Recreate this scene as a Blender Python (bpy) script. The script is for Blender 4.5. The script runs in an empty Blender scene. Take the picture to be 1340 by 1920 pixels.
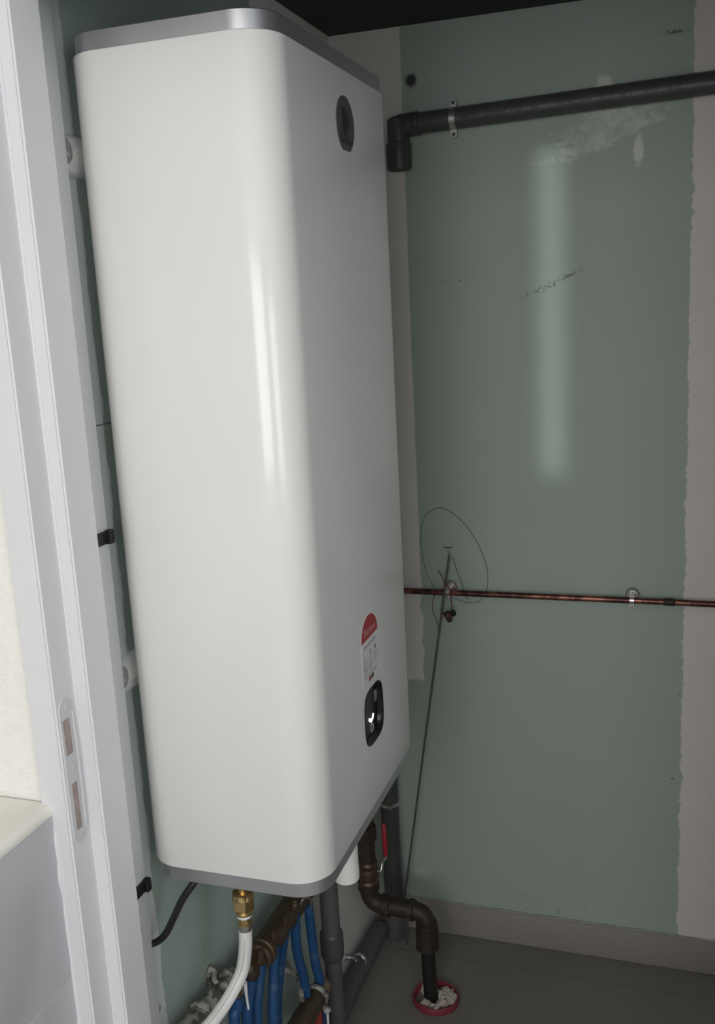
import bpy, bmesh, math, random
from mathutils import Vector, Matrix, noise
random.seed(4)
S = bpy.context.scene
COL = S.collection
PI = math.pi

# ------------------------------------------------------------ camera
CAM = Vector((0.78296, -2.26367, 1.6607))
YAW, PITCH, ROLL, F = 0.32943, -0.21354, -0.05276, 1848.8156
_fw = Vector((-math.sin(YAW) * math.cos(PITCH), math.cos(YAW) * math.cos(PITCH), math.sin(PITCH)))
_rt = _fw.cross(Vector((0, 0, 1))).normalized(); _up = _rt.cross(_fw)
RT = _rt * math.cos(ROLL) + _up * math.sin(ROLL)
UP = -_rt * math.sin(ROLL) + _up * math.cos(ROLL)
cd = bpy.data.cameras.new('camera'); cam = bpy.data.objects.new('camera', cd); COL.objects.link(cam)
cam.matrix_world = Matrix(((RT.x, UP.x, -_fw.x, CAM.x), (RT.y, UP.y, -_fw.y, CAM.y), (RT.z, UP.z, -_fw.z, CAM.z), (0, 0, 0, 1)))
cd.sensor_fit = 'VERTICAL'; cd.sensor_height = 36; cd.sensor_width = 36 * 1340 / 1920
cd.lens = F * 36 / 1920; cd.clip_start = 0.02
S.camera = cam
def _ray(px, py): return RT * ((px - 670) / F) - UP * ((py - 960) / F) + _fw
def X(x, px, py): d = _ray(px, py); return CAM + d * ((x - CAM.x) / d.x)
def Y(y, px, py): d = _ray(px, py); return CAM + d * ((y - CAM.y) / d.y)
def Z(z, px, py): d = _ray(px, py); return CAM + d * ((z - CAM.z) / d.z)

# ------------------------------------------------------------ world, light, exposure
w = bpy.data.worlds.new('world'); S.world = w; w.use_nodes = True
w.node_tree.nodes['Background'].inputs[0].default_value = (0.75, 0.85, 1, 1)
w.node_tree.nodes['Background'].inputs[1].default_value = 0.6
def area(name, loc, look, sx, sy, power, col, spread=PI):
    l = bpy.data.lights.new(name, 'AREA'); l.shape = 'RECTANGLE'; l.size = sx; l.size_y = sy
    l.energy = power; l.color = col; l.spread = spread
    o = bpy.data.objects.new(name, l); COL.objects.link(o); o.location = loc
    o.rotation_euler = (Vector(look) - Vector(loc)).to_track_quat('-Z', 'Y').to_euler()
    return o
# daylight through the window behind the photographer
area('window_daylight', (0.75, -3.36, 1.72), (0.75, 0, 1.40), 1.15, 1.30, 27, (1.0, 0.975, 0.94))
# fill lamp added at the right wall to brighten the heater front
area('side_fill', (2.14, -2.85, 1.58), (0.3, -1.0, 1.20), 0.7, 1.2, 14, (0.93, 0.97, 1.0))
# invented narrow lamp, added to draw the pale vertical streak on the back wall
area('streak_lamp', (0.42, -3.30, 1.80), (0.490, 0, 1.60), 0.03, 0.72, 0.030, (0.95, 1.0, 0.93), math.radians(1.9))
S.view_settings.view_transform = 'Standard'
S.view_settings.look = 'None'
S.view_settings.gamma = 1
S.view_settings.use_curve_mapping = False
S.view_settings.exposure = -0.08
S.cycles.max_bounces = 8; S.cycles.diffuse_bounces = 5
S.cycles.use_denoising = True; S.cycles.use_light_tree = False

# ------------------------------------------------------------ materials
class NT:
    """tiny node helper"""
    def __init__(s, name):
        s.m = bpy.data.materials.new(name); s.m.use_nodes = True
        s.t = s.m.node_tree; s.b = s.t.nodes['Principled BSDF']
        tc = s.t.nodes.new('ShaderNodeTexCoord'); s.co = tc.outputs['Object']
        s._sep = None
    def n(s, kind, **kw):
        nd = s.t.nodes.new(kind)
        for k, v in kw.items(): setattr(nd, k, v)
        return nd
    def put(s, sock, v):
        if isinstance(v, bpy.types.NodeSocket): s.t.links.new(v, sock)
        elif isinstance(v, tuple) and len(v) == 3 and sock.type == 'RGBA': sock.default_value = (*v, 1)
        else: sock.default_value = v
    def math(s, op, a, b=0.0, c=None):
        nd = s.n('ShaderNodeMath', operation=op); s.put(nd.inputs[0], a); s.put(nd.inputs[1], b)
        if c is not None: s.put(nd.inputs[2], c)
        return nd.outputs[0]
    def xyz(s):
        if not s._sep:
            nd = s.n('ShaderNodeSeparateXYZ'); s.put(nd.inputs[0], s.co); s._sep = nd.outputs
        return s._sep
    def noise(s, scale, detail=3, rough=0.55, vec=None, stretch=None):
        v = vec or s.co
        if stretch:
            mp = s.n('ShaderNodeMapping'); s.put(mp.inputs['Vector'], v); mp.inputs['Scale'].default_value = stretch; v = mp.outputs[0]
        nd = s.n('ShaderNodeTexNoise'); s.put(nd.inputs['Vector'], v)
        nd.inputs['Scale'].default_value = scale; nd.inputs['Detail'].default_value = detail; nd.inputs['Roughness'].default_value = rough
        return nd.outputs['Fac']
    def step(s, v, lo, hi):
        nd = s.n('ShaderNodeMapRange', interpolation_type='SMOOTHSTEP'); s.put(nd.inputs[0], v)
        s.put(nd.inputs[1], lo); s.put(nd.inputs[2], hi); return nd.outputs[0]
    def mix(s, f, a, b):
        nd = s.n('ShaderNodeMix', data_type='RGBA'); s.put(nd.inputs[0], f); s.put(nd.inputs[6], a); s.put(nd.inputs[7], b); return nd.outputs[2]
    def bump(s, h, strength=0.3, dist=0.002):
        nd = s.n('ShaderNodeBump'); s.put(nd.inputs['Height'], h); nd.inputs['Strength'].default_value = strength; nd.inputs['Distance'].default_value = dist
        s.put(s.b.inputs['Normal'], nd.outputs[0])
    def ellipse(s, u, v, cu, cv, ru, rv, soft=0.3, wob=None):
        a = s.math('DIVIDE', s.math('SUBTRACT', u, cu), ru); b = s.math('DIVIDE', s.math('SUBTRACT', v, cv), rv)
        d = s.math('SQRT', s.math('ADD', s.math('MULTIPLY', a, a), s.math('MULTIPLY', b, b)))
        if wob is not None: d = s.math('ADD', d, wob)
        return s.math('SUBTRACT', 1.0, s.step(d, 1 - soft, 1 + soft))
    def out(s, col=None, rough=None, metal=None, coat=None):
        if col is not None: s.put(s.b.inputs['Base Color'], col)
        if rough is not None: s.put(s.b.inputs['Roughness'], rough)
        if metal is not None: s.put(s.b.inputs['Metallic'], metal)
        if coat is not None: s.put(s.b.inputs['Coat Weight'], coat)
        return s.m

def simple(name, col, rough=0.5, metal=0.0, var=0.08, scale=30, bump=0.0, bscale=200, coat=0.0, spec=None):
    t = NT(name); f = t.noise(scale, 4)
    dark = tuple(max(0, c * (1 - var * 2)) for c in col); lite = tuple(min(1, c * (1 + var)) for c in col)
    t.out(t.mix(f, dark, lite), rough, metal, coat)
    if bump: t.bump(t.noise(bscale, 3), bump, 0.001)
    if spec is not None: t.b.inputs['Specular IOR Level'].default_value = spec
    return t.m

GREEN = (0.285, 0.375, 0.325)
COMP = (0.44, 0.42, 0.405)
def mat_board_back():
    t = NT('green_board_back'); x, y, z = t.xyz()
    big = t.noise(2.5, 3); fine = t.noise(160, 2)
    g = t.mix(big, (0.385, 0.465, 0.41), (0.42, 0.50, 0.445))
    g = t.mix(t.math('MULTIPLY', fine, 0.25), g, (0.46, 0.52, 0.47))
    e1 = t.math('ADD', t.math('MULTIPLY', t.math('SUBTRACT', t.noise(9, 4, 0.7), 0.5), 0.035), t.math('MULTIPLY', t.math('SUBTRACT', t.noise(55, 2, 0.6), 0.5), 0.012))
    # joint compound, right
    xr = t.math('ADD', x, e1)
    mr = t.step(xr, 0.780, 0.7835)
    cr = t.mix(t.noise(6, 4), (0.74, 0.70, 0.675), (0.80, 0.765, 0.74))
    cr = t.mix(t.math('MULTIPLY', t.step(t.noise(22, 3), 0.60, 0.70), t.math('SUBTRACT', 1.0, t.step(z, 0.16, 0.34))), cr, (0.40, 0.42, 0.40))
    # joint compound, corner (ends above the pipes)
    e2 = t.math('MULTIPLY', t.math('SUBTRACT', t.noise(14, 4, 0.7), 0.5), t.math('ADD', 0.008, t.math('MULTIPLY', t.math('SUBTRACT', 1.0, t.step(z, 0.90, 1.0)), 0.03)))
    ml = t.math('SUBTRACT', 1.0, t.step(t.math('ADD', x, e2), 0.163, 0.166))
    ml = t.math('MULTIPLY', ml, t.step(t.math('ADD', z, t.math('MULTIPLY', e1, 1.5)), 0.705, 0.715))
    #low = t.math('SUBTRACT', 1.0, t.step(t.math('ADD', x, e2), 0.085, 0.088))
    c = t.mix(ml, g, t.mix(t.noise(7, 4), (0.72, 0.70, 0.68), (0.79, 0.77, 0.75)))
    c = t.mix(mr, c, cr)
    # plaster smears round the upper pipe
    st = t.noise(10, 5, 0.7, stretch=(1.0, 1, 3.2))
    sm = t.ellipse(x, t.math('SUBTRACT', z, t.math('MULTIPLY', t.math('SUBTRACT', x, 0.6), 0.35)), 0.612, 1.984, 0.105, 0.040, 0.18, t.math('ADD', t.math('MULTIPLY', t.math('SUBTRACT', st, 0.5), 3.2), t.math('MULTIPLY', t.math('SUBTRACT', t.noise(70, 3), 0.5), 1.2)))
    sm = t.math('MULTIPLY', sm, t.step(t.noise(28, 4, 0.7), 0.30, 0.62))
    c = t.mix(t.math('MULTIPLY', sm, 0.7), c, (0.68, 0.70, 0.66))
    s2 = t.ellipse(x, z, 0.674, 1.935, 0.010, 0.03, 0.3, t.math('MULTIPLY', t.math('SUBTRACT', st, 0.5), 1.5))
    s3 = t.ellipse(x, z, 0.605, 2.068, 0.018, 0.02, 0.3, t.math('MULTIPLY', t.math('SUBTRACT', st, 0.5), 1.5))
    c = t.mix(t.math('MULTIPLY', t.math('MAXIMUM', s2, s3), 0.85), c, (0.74, 0.75, 0.71))
    s4 = t.ellipse(x, z, 0.135, 0.165, 0.025, 0.014, 0.5, t.math('MULTIPLY', t.math('SUBTRACT', st, 0.5), 1.8))
    c = t.mix(t.math('MULTIPLY', s4, 0.5), c, (0.66, 0.68, 0.65))
    # scuffs
    sc = t.noise(120, 3, 0.7)
    zz = t.math('SUBTRACT', z, t.math('MULTIPLY', t.math('SUBTRACT', x, 0.49), 0.42))
    k1 = t.math('MULTIPLY', t.ellipse(x, zz, 0.485, 1.668, 0.07, 0.008, 0.4), t.step(sc, 0.52, 0.6))
    k2 = t.math('MULTIPLY', t.ellipse(x, zz, 0.53, 1.668, 0.016, 0.003, 0.4), t.step(sc, 0.4, 0.5))
    k3 = t.math('MULTIPLY', t.ellipse(x, z, 0.74, 2.155, 0.03, 0.004, 0.4), t.step(sc, 0.45, 0.55))
    k4 = t.math('MULTIPLY', t.ellipse(x, z, 0.27, 1.69, 0.03, 0.006, 0.4), t.step(sc, 0.55, 0.62))
    k5 = t.math('MULTIPLY', t.ellipse(x, z, 0.42, 0.115, 0.16, 0.03, 0.5), t.step(t.noise(40, 4), 0.6, 0.66))
    k = t.math('MAXIMUM', t.math('MAXIMUM', k1, k2), t.math('MAXIMUM', k3, t.math('MAXIMUM', k4, t.math('MULTIPLY', k5, 0.6))))
    c = t.mix(t.math('MULTIPLY', k, 0.75), c, (0.09, 0.10, 0.09))
    # flecks
    v = t.n('ShaderNodeTexVoronoi'); t.put(v.inputs['Vector'], t.co); v.inputs['Scale'].default_value = 9
    fl = t.math('MULTIPLY', t.math('SUBTRACT', 1.0, t.step(v.outputs['Distance'], 0.018, 0.03)), t.step(t.noise(5, 1), 0.5, 0.56))
    c = t.mix(t.math('MULTIPLY', fl, 0.8), c, (0.06, 0.06, 0.05))
    # dark knot by the pipe
    hw = t.math('MULTIPLY', t.math('SUBTRACT', t.noise(60, 3), 0.5), 0.6)
    c = t.mix(t.math('MULTIPLY', t.ellipse(x, z, 0.187, 2.124, 0.0125, 0.0145, 0.45, hw), 0.92), c, (0.03, 0.025, 0.02))
    t.bump(t.math('ADD', t.math('MULTIPLY', t.math('MAXIMUM', mr, ml), 0.5), t.math('ADD', t.math('MULTIPLY', fine, 0.15), t.math('MULTIPLY', sm, 0.5))), 0.35, 0.0025)
    t.b.inputs['Specular IOR Level'].default_value = 0.3
    return t.out(c, 0.7)
def mat_board_left():
    t = NT('green_board_left'); x, y, z = t.xyz()
    g = t.mix(t.noise(2.5, 3), (0.37, 0.455, 0.405), (0.41, 0.49, 0.44))
    g = t.mix(t.math('MULTIPLY', t.noise(160, 2), 0.25), g, (0.36, 0.42, 0.38))
    e = t.math('MULTIPLY', t.math('SUBTRACT', t.noise(10, 4, 0.7), 0.5), 0.03)
    near = t.math('SUBTRACT', 1.0, t.step(t.math('ADD', y, e), -1.060, -1.058))
    corner = t.step(t.math('ADD', y, t.math('MULTIPLY', e, 0.6)), -0.440, -0.437)
    c = t.mix(near, g, (0.66, 0.69, 0.67))
    c = t.mix(corner, c, t.mix(t.noise(7, 4), (0.80, 0.79, 0.76), (0.85, 0.84, 0.81)))
    # crack line across the board and drill dust near the corner
    cr = t.math('COMPARE', t.math('ADD', z, t.math('MULTIPLY', t.noise(30, 2), 0.004)), 1.507, 0.0012)
    c = t.mix(t.math('MULTIPLY', cr, t.math('MULTIPLY', t.math('SUBTRACT', 1.0, t.step(y, -0.98, -0.97)), 0.8)), c, (0.10, 0.12, 0.11))
    v = t.n('ShaderNodeTexVoronoi'); t.put(v.inputs['Vector'], t.co); v.inputs['Scale'].default_value = 38
    fl = t.math('MULTIPLY', t.math('SUBTRACT', 1.0, t.step(v.outputs['Distance'], 0.10, 0.13)), t.ellipse(y, z, -0.33, 0.26, 0.03, 0.16, 0.4))
    c = t.mix(t.math('MULTIPLY', fl, 0.85), c, (0.07, 0.06, 0.055))
    p = t.ellipse(y, z, -1.035, 1.43, 0.012, 0.008, 0.3, t.math('MULTIPLY', e, 8))
    c = t.mix(t.math('MULTIPLY', p, 0.7), c, (0.5, 0.53, 0.5))
    t.bump(t.math('ADD', near, t.math('MULTIPLY', t.noise(160, 2), 0.15)), 0.3, 0.0015)
    t.b.inputs['Specular IOR Level'].default_value = 0.3
    return t.out(c, 0.7)
def mat_floor():
    t = NT('floor_tile'); x, y, z = t.xyz()
    c = t.mix(t.noise(5, 5, 0.6), (0.165, 0.157, 0.148), (0.225, 0.215, 0.203))
    c = t.mix(t.math('MULTIPLY', t.noise(140, 2), 0.35), c, (0.26, 0.25, 0.235))
    gy = t.math('ABSOLUTE', t.math('SUBTRACT', t.math('FRACT', t.math('DIVIDE', t.math('ADD', y, 0.26), 0.32)), 0.5))
    gx = t.math('ABSOLUTE', t.math('SUBTRACT', t.math('FRACT', t.math('DIVIDE', t.math('ADD', x, 0.118), 0.62)), 0.5))
    line = t.math('SUBTRACT', 1.0, t.step(gy, 0.003, 0.006))
    c = t.mix(t.math('MULTIPLY', line, 0.45), c, (0.05, 0.05, 0.047))
    d = t.step(t.noise(7, 4, 0.7), 0.62, 0.7)
    c = t.mix(t.math('MULTIPLY', d, 0.25), c, (0.22, 0.215, 0.205))
    t.bump(t.math('SUBTRACT', t.math('MULTIPLY', t.noise(90, 3), 0.3), line), 0.3, 0.002)
    return t.out(c, 0.6)
def mat_base_tile():
    t = NT('skirting_tile')
    c = t.mix(t.noise(5, 5, 0.6), (0.27, 0.25, 0.235), (0.34, 0.32, 0.30))
    c = t.mix(t.math('MULTIPLY', t.noise(130, 2), 0.35), c, (0.36, 0.345, 0.325))
    t.bump(t.noise(90, 3), 0.15, 0.001)
    return t.out(c, 0.55)
def mat_frame():
    t = NT('painted_frame')
    c = t.mix(t.noise(8, 3), (0.69, 0.69, 0.71), (0.73, 0.73, 0.75))
    v = t.n('ShaderNodeTexVoronoi'); t.put(v.inputs['Vector'], t.co); v.inputs['Scale'].default_value = 7
    g = t.math('MULTIPLY', t.math('SUBTRACT', 1.0, t.step(v.outputs['Distance'], 0.015, 0.025)), 0.4)
    c = t.mix(g, c, (0.35, 0.35, 0.35))
    return t.out(c, 0.42)
def mat_wallpaper():
    t = NT('textured_wall')
    c = t.mix(t.noise(60, 3), (0.83, 0.82, 0.77), (0.90, 0.89, 0.85))
    h = t.noise(60, 5, 0.65, stretch=(1, 1, 2.2))
    t.bump(h, 0.6, 0.004)
    return t.out(c, 0.7)
def mat_ceiling():
    t = NT('dark_ceiling')
    c = t.mix(t.noise(4, 4), (0.025, 0.025, 0.023), (0.05, 0.05, 0.045))
    return t.out(c, 0.9)
def mat_room():
    t = NT('room_paint'); c = t.mix(t.noise(5, 2), (0.70, 0.69, 0.67), (0.74, 0.73, 0.71)); t.bump(t.noise(120, 2), 0.1, 0.001); return t.out(c, 0.8)
def mat_enamel():
    t = NT('white_enamel')
    c = t.mix(t.noise(3, 2), (0.755, 0.745, 0.725), (0.775, 0.765, 0.745))
    t.bump(t.noise(420, 2), 0.06, 0.0006)
    return t.out(c, 0.16)
def mat_brown_brass():
    t = NT('aged_brass')
    c = t.mix(t.noise(35, 4), (0.060, 0.042, 0.028), (0.145, 0.10, 0.06))
    c = t.mix(t.step(t.noise(18, 5, 0.7), 0.62, 0.68), c, (0.30, 0.27, 0.22))
    t.bump(t.noise(90, 4), 0.3, 0.001)
    return t.out(c, 0.45, 0.55)
def mat_rusty():
    t = NT('corroded_fitting')
    c = t.mix(t.noise(28, 5, 0.7), (0.022, 0.018, 0.016), (0.075, 0.052, 0.042))
    c = t.mix(t.step(t.noise(26, 4, 0.7), 0.66, 0.71), c, (0.34, 0.33, 0.31))
    t.bump(t.noise(70, 5), 0.5, 0.0015)
    return t.out(c, 0.55, 0.35)
def mat_plastered():
    t = NT('plaster_splashed_pipe')
    c = t.mix(t.step(t.noise(32, 5, 0.7), 0.44, 0.56), (0.10, 0.085, 0.07), (0.38, 0.37, 0.35))
    t.bump(t.noise(45, 5), 0.7, 0.003)
    return t.out(c, 0.75)
def mat_copper():
    t = NT('tarnished_copper')
    f = t.noise(12, 5, 0.7)
    c = t.mix(t.step(f, 0.42, 0.66), (0.085, 0.042, 0.036), (0.40, 0.175, 0.13))
    r = t.math('ADD', 0.28, t.math('MULTIPLY', t.noise(30, 3), 0.25))
    return t.out(c, r, 0.85)
def mat_blue():
    t = NT('blue_tube')
    c = t.mix(t.noise(20, 4), (0.010, 0.055, 0.155), (0.018, 0.080, 0.215))
    c = t.mix(t.math('MULTIPLY', t.step(t.noise(30, 4), 0.60, 0.68), 0.3), c, (0.12, 0.18, 0.26))
    return t.out(c, 0.45)
def mat_splotch(name, a, b, rough=0.5, scale=30, metal=0.0, bs=0.2):
    t = NT(name); c = t.mix(t.noise(scale, 4, 0.65), a, b); t.bump(t.noise(scale * 3, 3), bs, 0.001); return t.out(c, rough, metal)
def mat_emit(name, col, e):
    t = NT(name); t.out(t.mix(t.noise(4), col, col), 0.5)
    t.b.inputs['Emission Color'].default_value = (*col, 1); t.b.inputs['Emission Strength'].default_value = e
    return t.m
M = dict(
    back=mat_board_back(), left=mat_board_left(), floor=mat_floor(), base=mat_base_tile(), frame=mat_frame(), paper=mat_wallpaper(),
    ceil=mat_ceiling(), room=mat_room(), enamel=mat_enamel(), aged=mat_brown_brass(), rusty=mat_rusty(), plast=mat_plastered(),
    copper=mat_copper(), blue=mat_blue(),
    silver=simple('satin_silver_trim', (0.58, 0.58, 0.60), 0.40, 0.9, 0.02, 20, 0.05, 400),
    graywall=simple('grey_wall_tile', (0.52, 0.52, 0.54), 0.20, 0, 0.02, 6),
    tiletop=simple('cream_tile_edge', (0.82, 0.80, 0.74), 0.45, 0, 0.03, 20),
    grout=mat_splotch('grout', (0.30, 0.29, 0.27), (0.42, 0.41, 0.38), 0.9, 60),
    trunk=simple('trunking_plastic', (0.74, 0.75, 0.75), 0.45, 0, 0.02, 10),
    bracket=simple('bracket_white', (0.72, 0.73, 0.72), 0.4, 0, 0.03, 30),
    zinc=mat_splotch('zinc', (0.60, 0.60, 0.59), (0.82, 0.82, 0.81), 0.35, 60, 0.9, 0.1),
    pvc=mat_splotch('grey_pvc', (0.060, 0.062, 0.060), (0.088, 0.090, 0.087), 0.42, 14),
    pvcd=mat_splotch('dark_pvc', (0.085, 0.080, 0.080), (0.125, 0.120, 0.118), 0.5, 12),
    ink=simple('black_ink', (0.015, 0.015, 0.015), 0.6),
    black=simple('black_gloss', (0.007, 0.007, 0.008), 0.28, 0, 0.05),
    blackm=simple('black_rubber', (0.014, 0.014, 0.014), 0.5, 0, 0.1, 30, 0.1),
    badge=simple('badge_graphite', (0.080, 0.081, 0.082), 0.5, 0.0, 0.05),
    emblem=simple('badge_black', (0.010, 0.010, 0.010), 0.35),
    red=simple('sticker_red', (0.42, 0.030, 0.040), 0.45, 0, 0.05),
    pale=simple('sticker_film', (0.765, 0.76, 0.745), 0.3, 0, 0.01),
    sgray=simple('sticker_grey_print', (0.36, 0.36, 0.35), 0.5),
    sdark=simple('sticker_dark_print', (0.07, 0.07, 0.065), 0.5),
    pinkw=simple('sticker_pink_print', (0.72, 0.45, 0.44), 0.5),
    glow=mat_emit('lit_smile', (1, 1, 1), 4.0),
    ringp=simple('printed_ring_white', (0.62, 0.62, 0.62), 0.4),
    screen=simple('grey_screen', (0.30, 0.32, 0.32), 0.25, 0, 0.15, 80),
    brass=mat_splotch('bright_brass', (0.62, 0.43, 0.19), (0.78, 0.58, 0.29), 0.28, 40, 0.95, 0.05),
    steel=mat_splotch('crimped_steel', (0.38, 0.36, 0.34), (0.58, 0.56, 0.54), 0.35, 60, 0.9, 0.1),
    hose=simple('white_hose', (0.74, 0.74, 0.72), 0.45, 0, 0.03, 30),
    hoseink=simple('hose_print', (0.35, 0.35, 0.35), 0.6),
    whitecap=simple('white_cap', (0.78, 0.77, 0.75), 0.45, 0, 0.02),
    redh=mat_splotch('red_handle', (0.30, 0.012, 0.022), (0.42, 0.025, 0.035), 0.45, 30),
    redt=mat_splotch('red_tube', (0.16, 0.018, 0.016), (0.26, 0.03, 0.025), 0.5, 30),
    redwire=simple('red_wire', (0.20, 0.035, 0.035), 0.5),
    wire=simple('thin_steel_wire', (0.06, 0.065, 0.062), 0.5, 0.5),
    rod=mat_splotch('galvanised_rod', (0.10, 0.105, 0.10), (0.22, 0.225, 0.215), 0.45, 70, 0.6, 0.3),
    ringred=mat_splotch('red_sleeve', (0.17, 0.022, 0.035), (0.30, 0.05, 0.065), 0.6, 30),
    crumple=mat_splotch('crumpled_paper', (0.40, 0.345, 0.30), (0.60, 0.54, 0.48), 0.85, 25),
    hollow=simple('mortise_wood', (0.42, 0.34, 0.315), 0.8, 0, 0.25, 60),
    glass=simple('window_glass', (0.8, 0.9, 1.0), 0.05),
    plaque=simple('painted_strike', (0.62, 0.62, 0.635), 0.38, 0, 0.02),
)
g = M['glass'].node_tree.nodes['Principled BSDF']; g.inputs['Transmission Weight'].default_value = 1.0; g.inputs['IOR'].default_value = 1.0

# ------------------------------------------------------------ builders
def obj(name, bm, m, parent=None, smooth=35, mats=None):
    bmesh.ops.recalc_face_normals(bm, faces=bm.faces)
    me = bpy.data.meshes.new(name); bm.to_mesh(me); bm.free()
    me.materials.append(m)
    for k in (mats or []): me.materials.append(k)
    if smooth:
        me.polygons.foreach_set('use_smooth', [True] * len(me.polygons))
        me.set_sharp_from_angle(angle=math.radians(smooth))
    o = bpy.data.objects.new(name, me); COL.objects.link(o)
    if parent is not None:
        off = Vector((0, 0, 0)); q = parent
        while q: off += q.location; q = q.parent
        me.transform(Matrix.Translation(-off)); o.parent = parent
    return o
def tag(o, label=None, cat=None, group=None, kind=None):
    for k, v in (('label', label), ('category', cat), ('group', group), ('kind', kind)):
        if v: o[k] = v
    return o
def thing(name, loc, label, cat, group=None):
    o = bpy.data.objects.new(name, None); COL.objects.link(o); o.location = Vector(loc); o.empty_display_size = 0.05
    return tag(o, label, cat, group)
def struct(name, bm, m, parent=None, smooth=35, mats=None):
    o = obj(name, bm, m, parent, smooth, mats)
    if parent is None: o['kind'] = 'structure'
    return o
def NB(): return bmesh.new()
def box(bm, a, b, bev=0.0):
    a, b = Vector(a), Vector(b); c = (a + b) / 2; d = b - a
    r = bmesh.ops.create_cube(bm, size=1, matrix=Matrix.Translation(c) @ Matrix.Diagonal((abs(d.x), abs(d.y), abs(d.z), 1)))
    if bev:
        es = list({e for v in r['verts'] for e in v.link_edges})
        bmesh.ops.bevel(bm, geom=es, offset=bev, segments=2, affect='EDGES', profile=0.5)
    return bm
def frames(pts):
    T = []
    for i in range(len(pts)):
        a = pts[max(0, i - 1)]; b = pts[min(len(pts) - 1, i + 1)]; T.append((b - a).normalized())
    u = T[0].cross(Vector((0, 0, 1)));
    if u.length < 1e-3: u = T[0].cross(Vector((0, 1, 0)))
    u.normalize(); out = []
    for t in T:
        u = (u - t * u.dot(t)).normalized(); out.append((t, u, t.cross(u)))
    return out
def tube(bm, pts, r, seg=16, cap=True, mat=0):
    pts = [Vector(p) for p in pts]; rs = r if isinstance(r, (list, tuple)) else [r] * len(pts)
    rings = []
    for p, q, (t, u, v) in zip(pts, rs, frames(pts)):
        rings.append([bm.verts.new(p + u * (q * math.cos(2 * PI * k / seg)) + v * (q * math.sin(2 * PI * k / seg))) for k in range(seg)])
    for a, b in zip(rings, rings[1:]):
        for k in range(seg): bm.faces.new((a[k], a[(k + 1) % seg], b[(k + 1) % seg], b[k])).material_index = mat
    if cap:
        bm.faces.new(rings[0][::-1]).material_index = mat; bm.faces.new(rings[-1]).material_index = mat
    return bm
def curve(pts, n=8):
    P = [Vector(p) for p in pts]; P = [P[0] * 2 - P[1]] + P + [P[-1] * 2 - P[-2]]; out = []
    for i in range(1, len(P) - 2):
        a, b, c, d = P[i - 1:i + 3]
        for k in range(n):
            t = k / n
            out.append(0.5 * ((2 * b) + (c - a) * t + (2 * a - 5 * b + 4 * c - d) * t * t + (3 * b - a - 3 * c + d) * t ** 3))
    out.append(P[-2]); return out
def bend(pts, r=0.03, n=7):
    """polyline with rounded corners"""
    P = [Vector(p) for p in pts]; out = [P[0]]
    for a, b, c in zip(P, P[1:], P[2:]):
        d1 = (a - b); d2 = (c - b); rr = min(r, d1.length * 0.49, d2.length * 0.49)
        s = b + d1.normalized() * rr; e = b + d2.normalized() * rr
        for k in range(n + 1):
            t = k / n; out.append(s * (1 - t) ** 2 + b * 2 * t * (1 - t) + e * t * t)
    out.append(P[-1]); return out
def lathe(bm, base, axis, prof, seg=28, mat=0, flat=0):
    """prof: (distance along axis, radius); flat=6 gives a hex nut"""
    base = Vector(base); t = Vector(axis).normalized(); u = t.cross(Vector((0.3, 0.2, 1))).normalized(); v = t.cross(u)
    n = flat or seg; rings = []
    for h, r in prof:
        rings.append([bm.verts.new(base + t * h + u * (r * math.cos(2 * PI * k / n)) + v * (r * math.sin(2 * PI * k / n))) for k in range(n)])
    for a, b in zip(rings, rings[1:]):
        for k in range(n): bm.faces.new((a[k], a[(k + 1) % n], b[(k + 1) % n], b[k])).material_index = mat
    bm.faces.new(rings[0][::-1]).material_index = mat; bm.faces.new(rings[-1]).material_index = mat
    return bm
def ring(bm, c, axis, R, r, seg=32, sub=10, a0=0, a1=2 * PI, sq=1.0):
    c = Vector(c); t = Vector(axis).normalized(); u = t.cross(Vector((0.31, 0.2, 1))).normalized(); v = t.cross(u); full = abs(a1 - a0 - 2 * PI) < 1e-6
    rings = []; N = seg if full else seg + 1
    for i in range(N):
        a = a0 + (a1 - a0) * i / seg; d = u * math.cos(a) + v * math.sin(a)
        rings.append([bm.verts.new(c + d * (R + r * math.cos(2 * PI * k / sub)) + t * (r * sq * math.sin(2 * PI * k / sub))) for k in range(sub)])
    for i in range(N if full else N - 1):
        a, b = rings[i], rings[(i + 1) % N]
        for k in range(sub): bm.faces.new((a[k], a[(k + 1) % sub], b[(k + 1) % sub], b[k]))
    if not full: bm.faces.new(rings[0][::-1]); bm.faces.new(rings[-1])
    return bm
def prism(bm, pts, vec, mat=0):
    """polygon pts extruded by vec"""
    a = [bm.verts.new(Vector(p)) for p in pts]; b = [bm.verts.new(Vector(p) + Vector(vec)) for p in pts]; n = len(a)
    bm.faces.new(a[::-1]).material_index = mat; bm.faces.new(b).material_index = mat
    for k in range(n): bm.faces.new((a[k], a[(k + 1) % n], b[(k + 1) % n], b[k])).material_index = mat
    return bm
def rrect(x0, x1, y0, y1, r, n=12):
    out = []
    for cx, cy, a0 in ((x1 - r, y1 - r, 0), (x0 + r, y1 - r, 90), (x0 + r, y0 + r, 180), (x1 - r, y0 + r, 270)):
        for k in range(n + 1):
            a = math.radians(a0 + 90 * k / n); out.append((cx + r * math.cos(a), cy + r * math.sin(a)))
    return out
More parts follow.
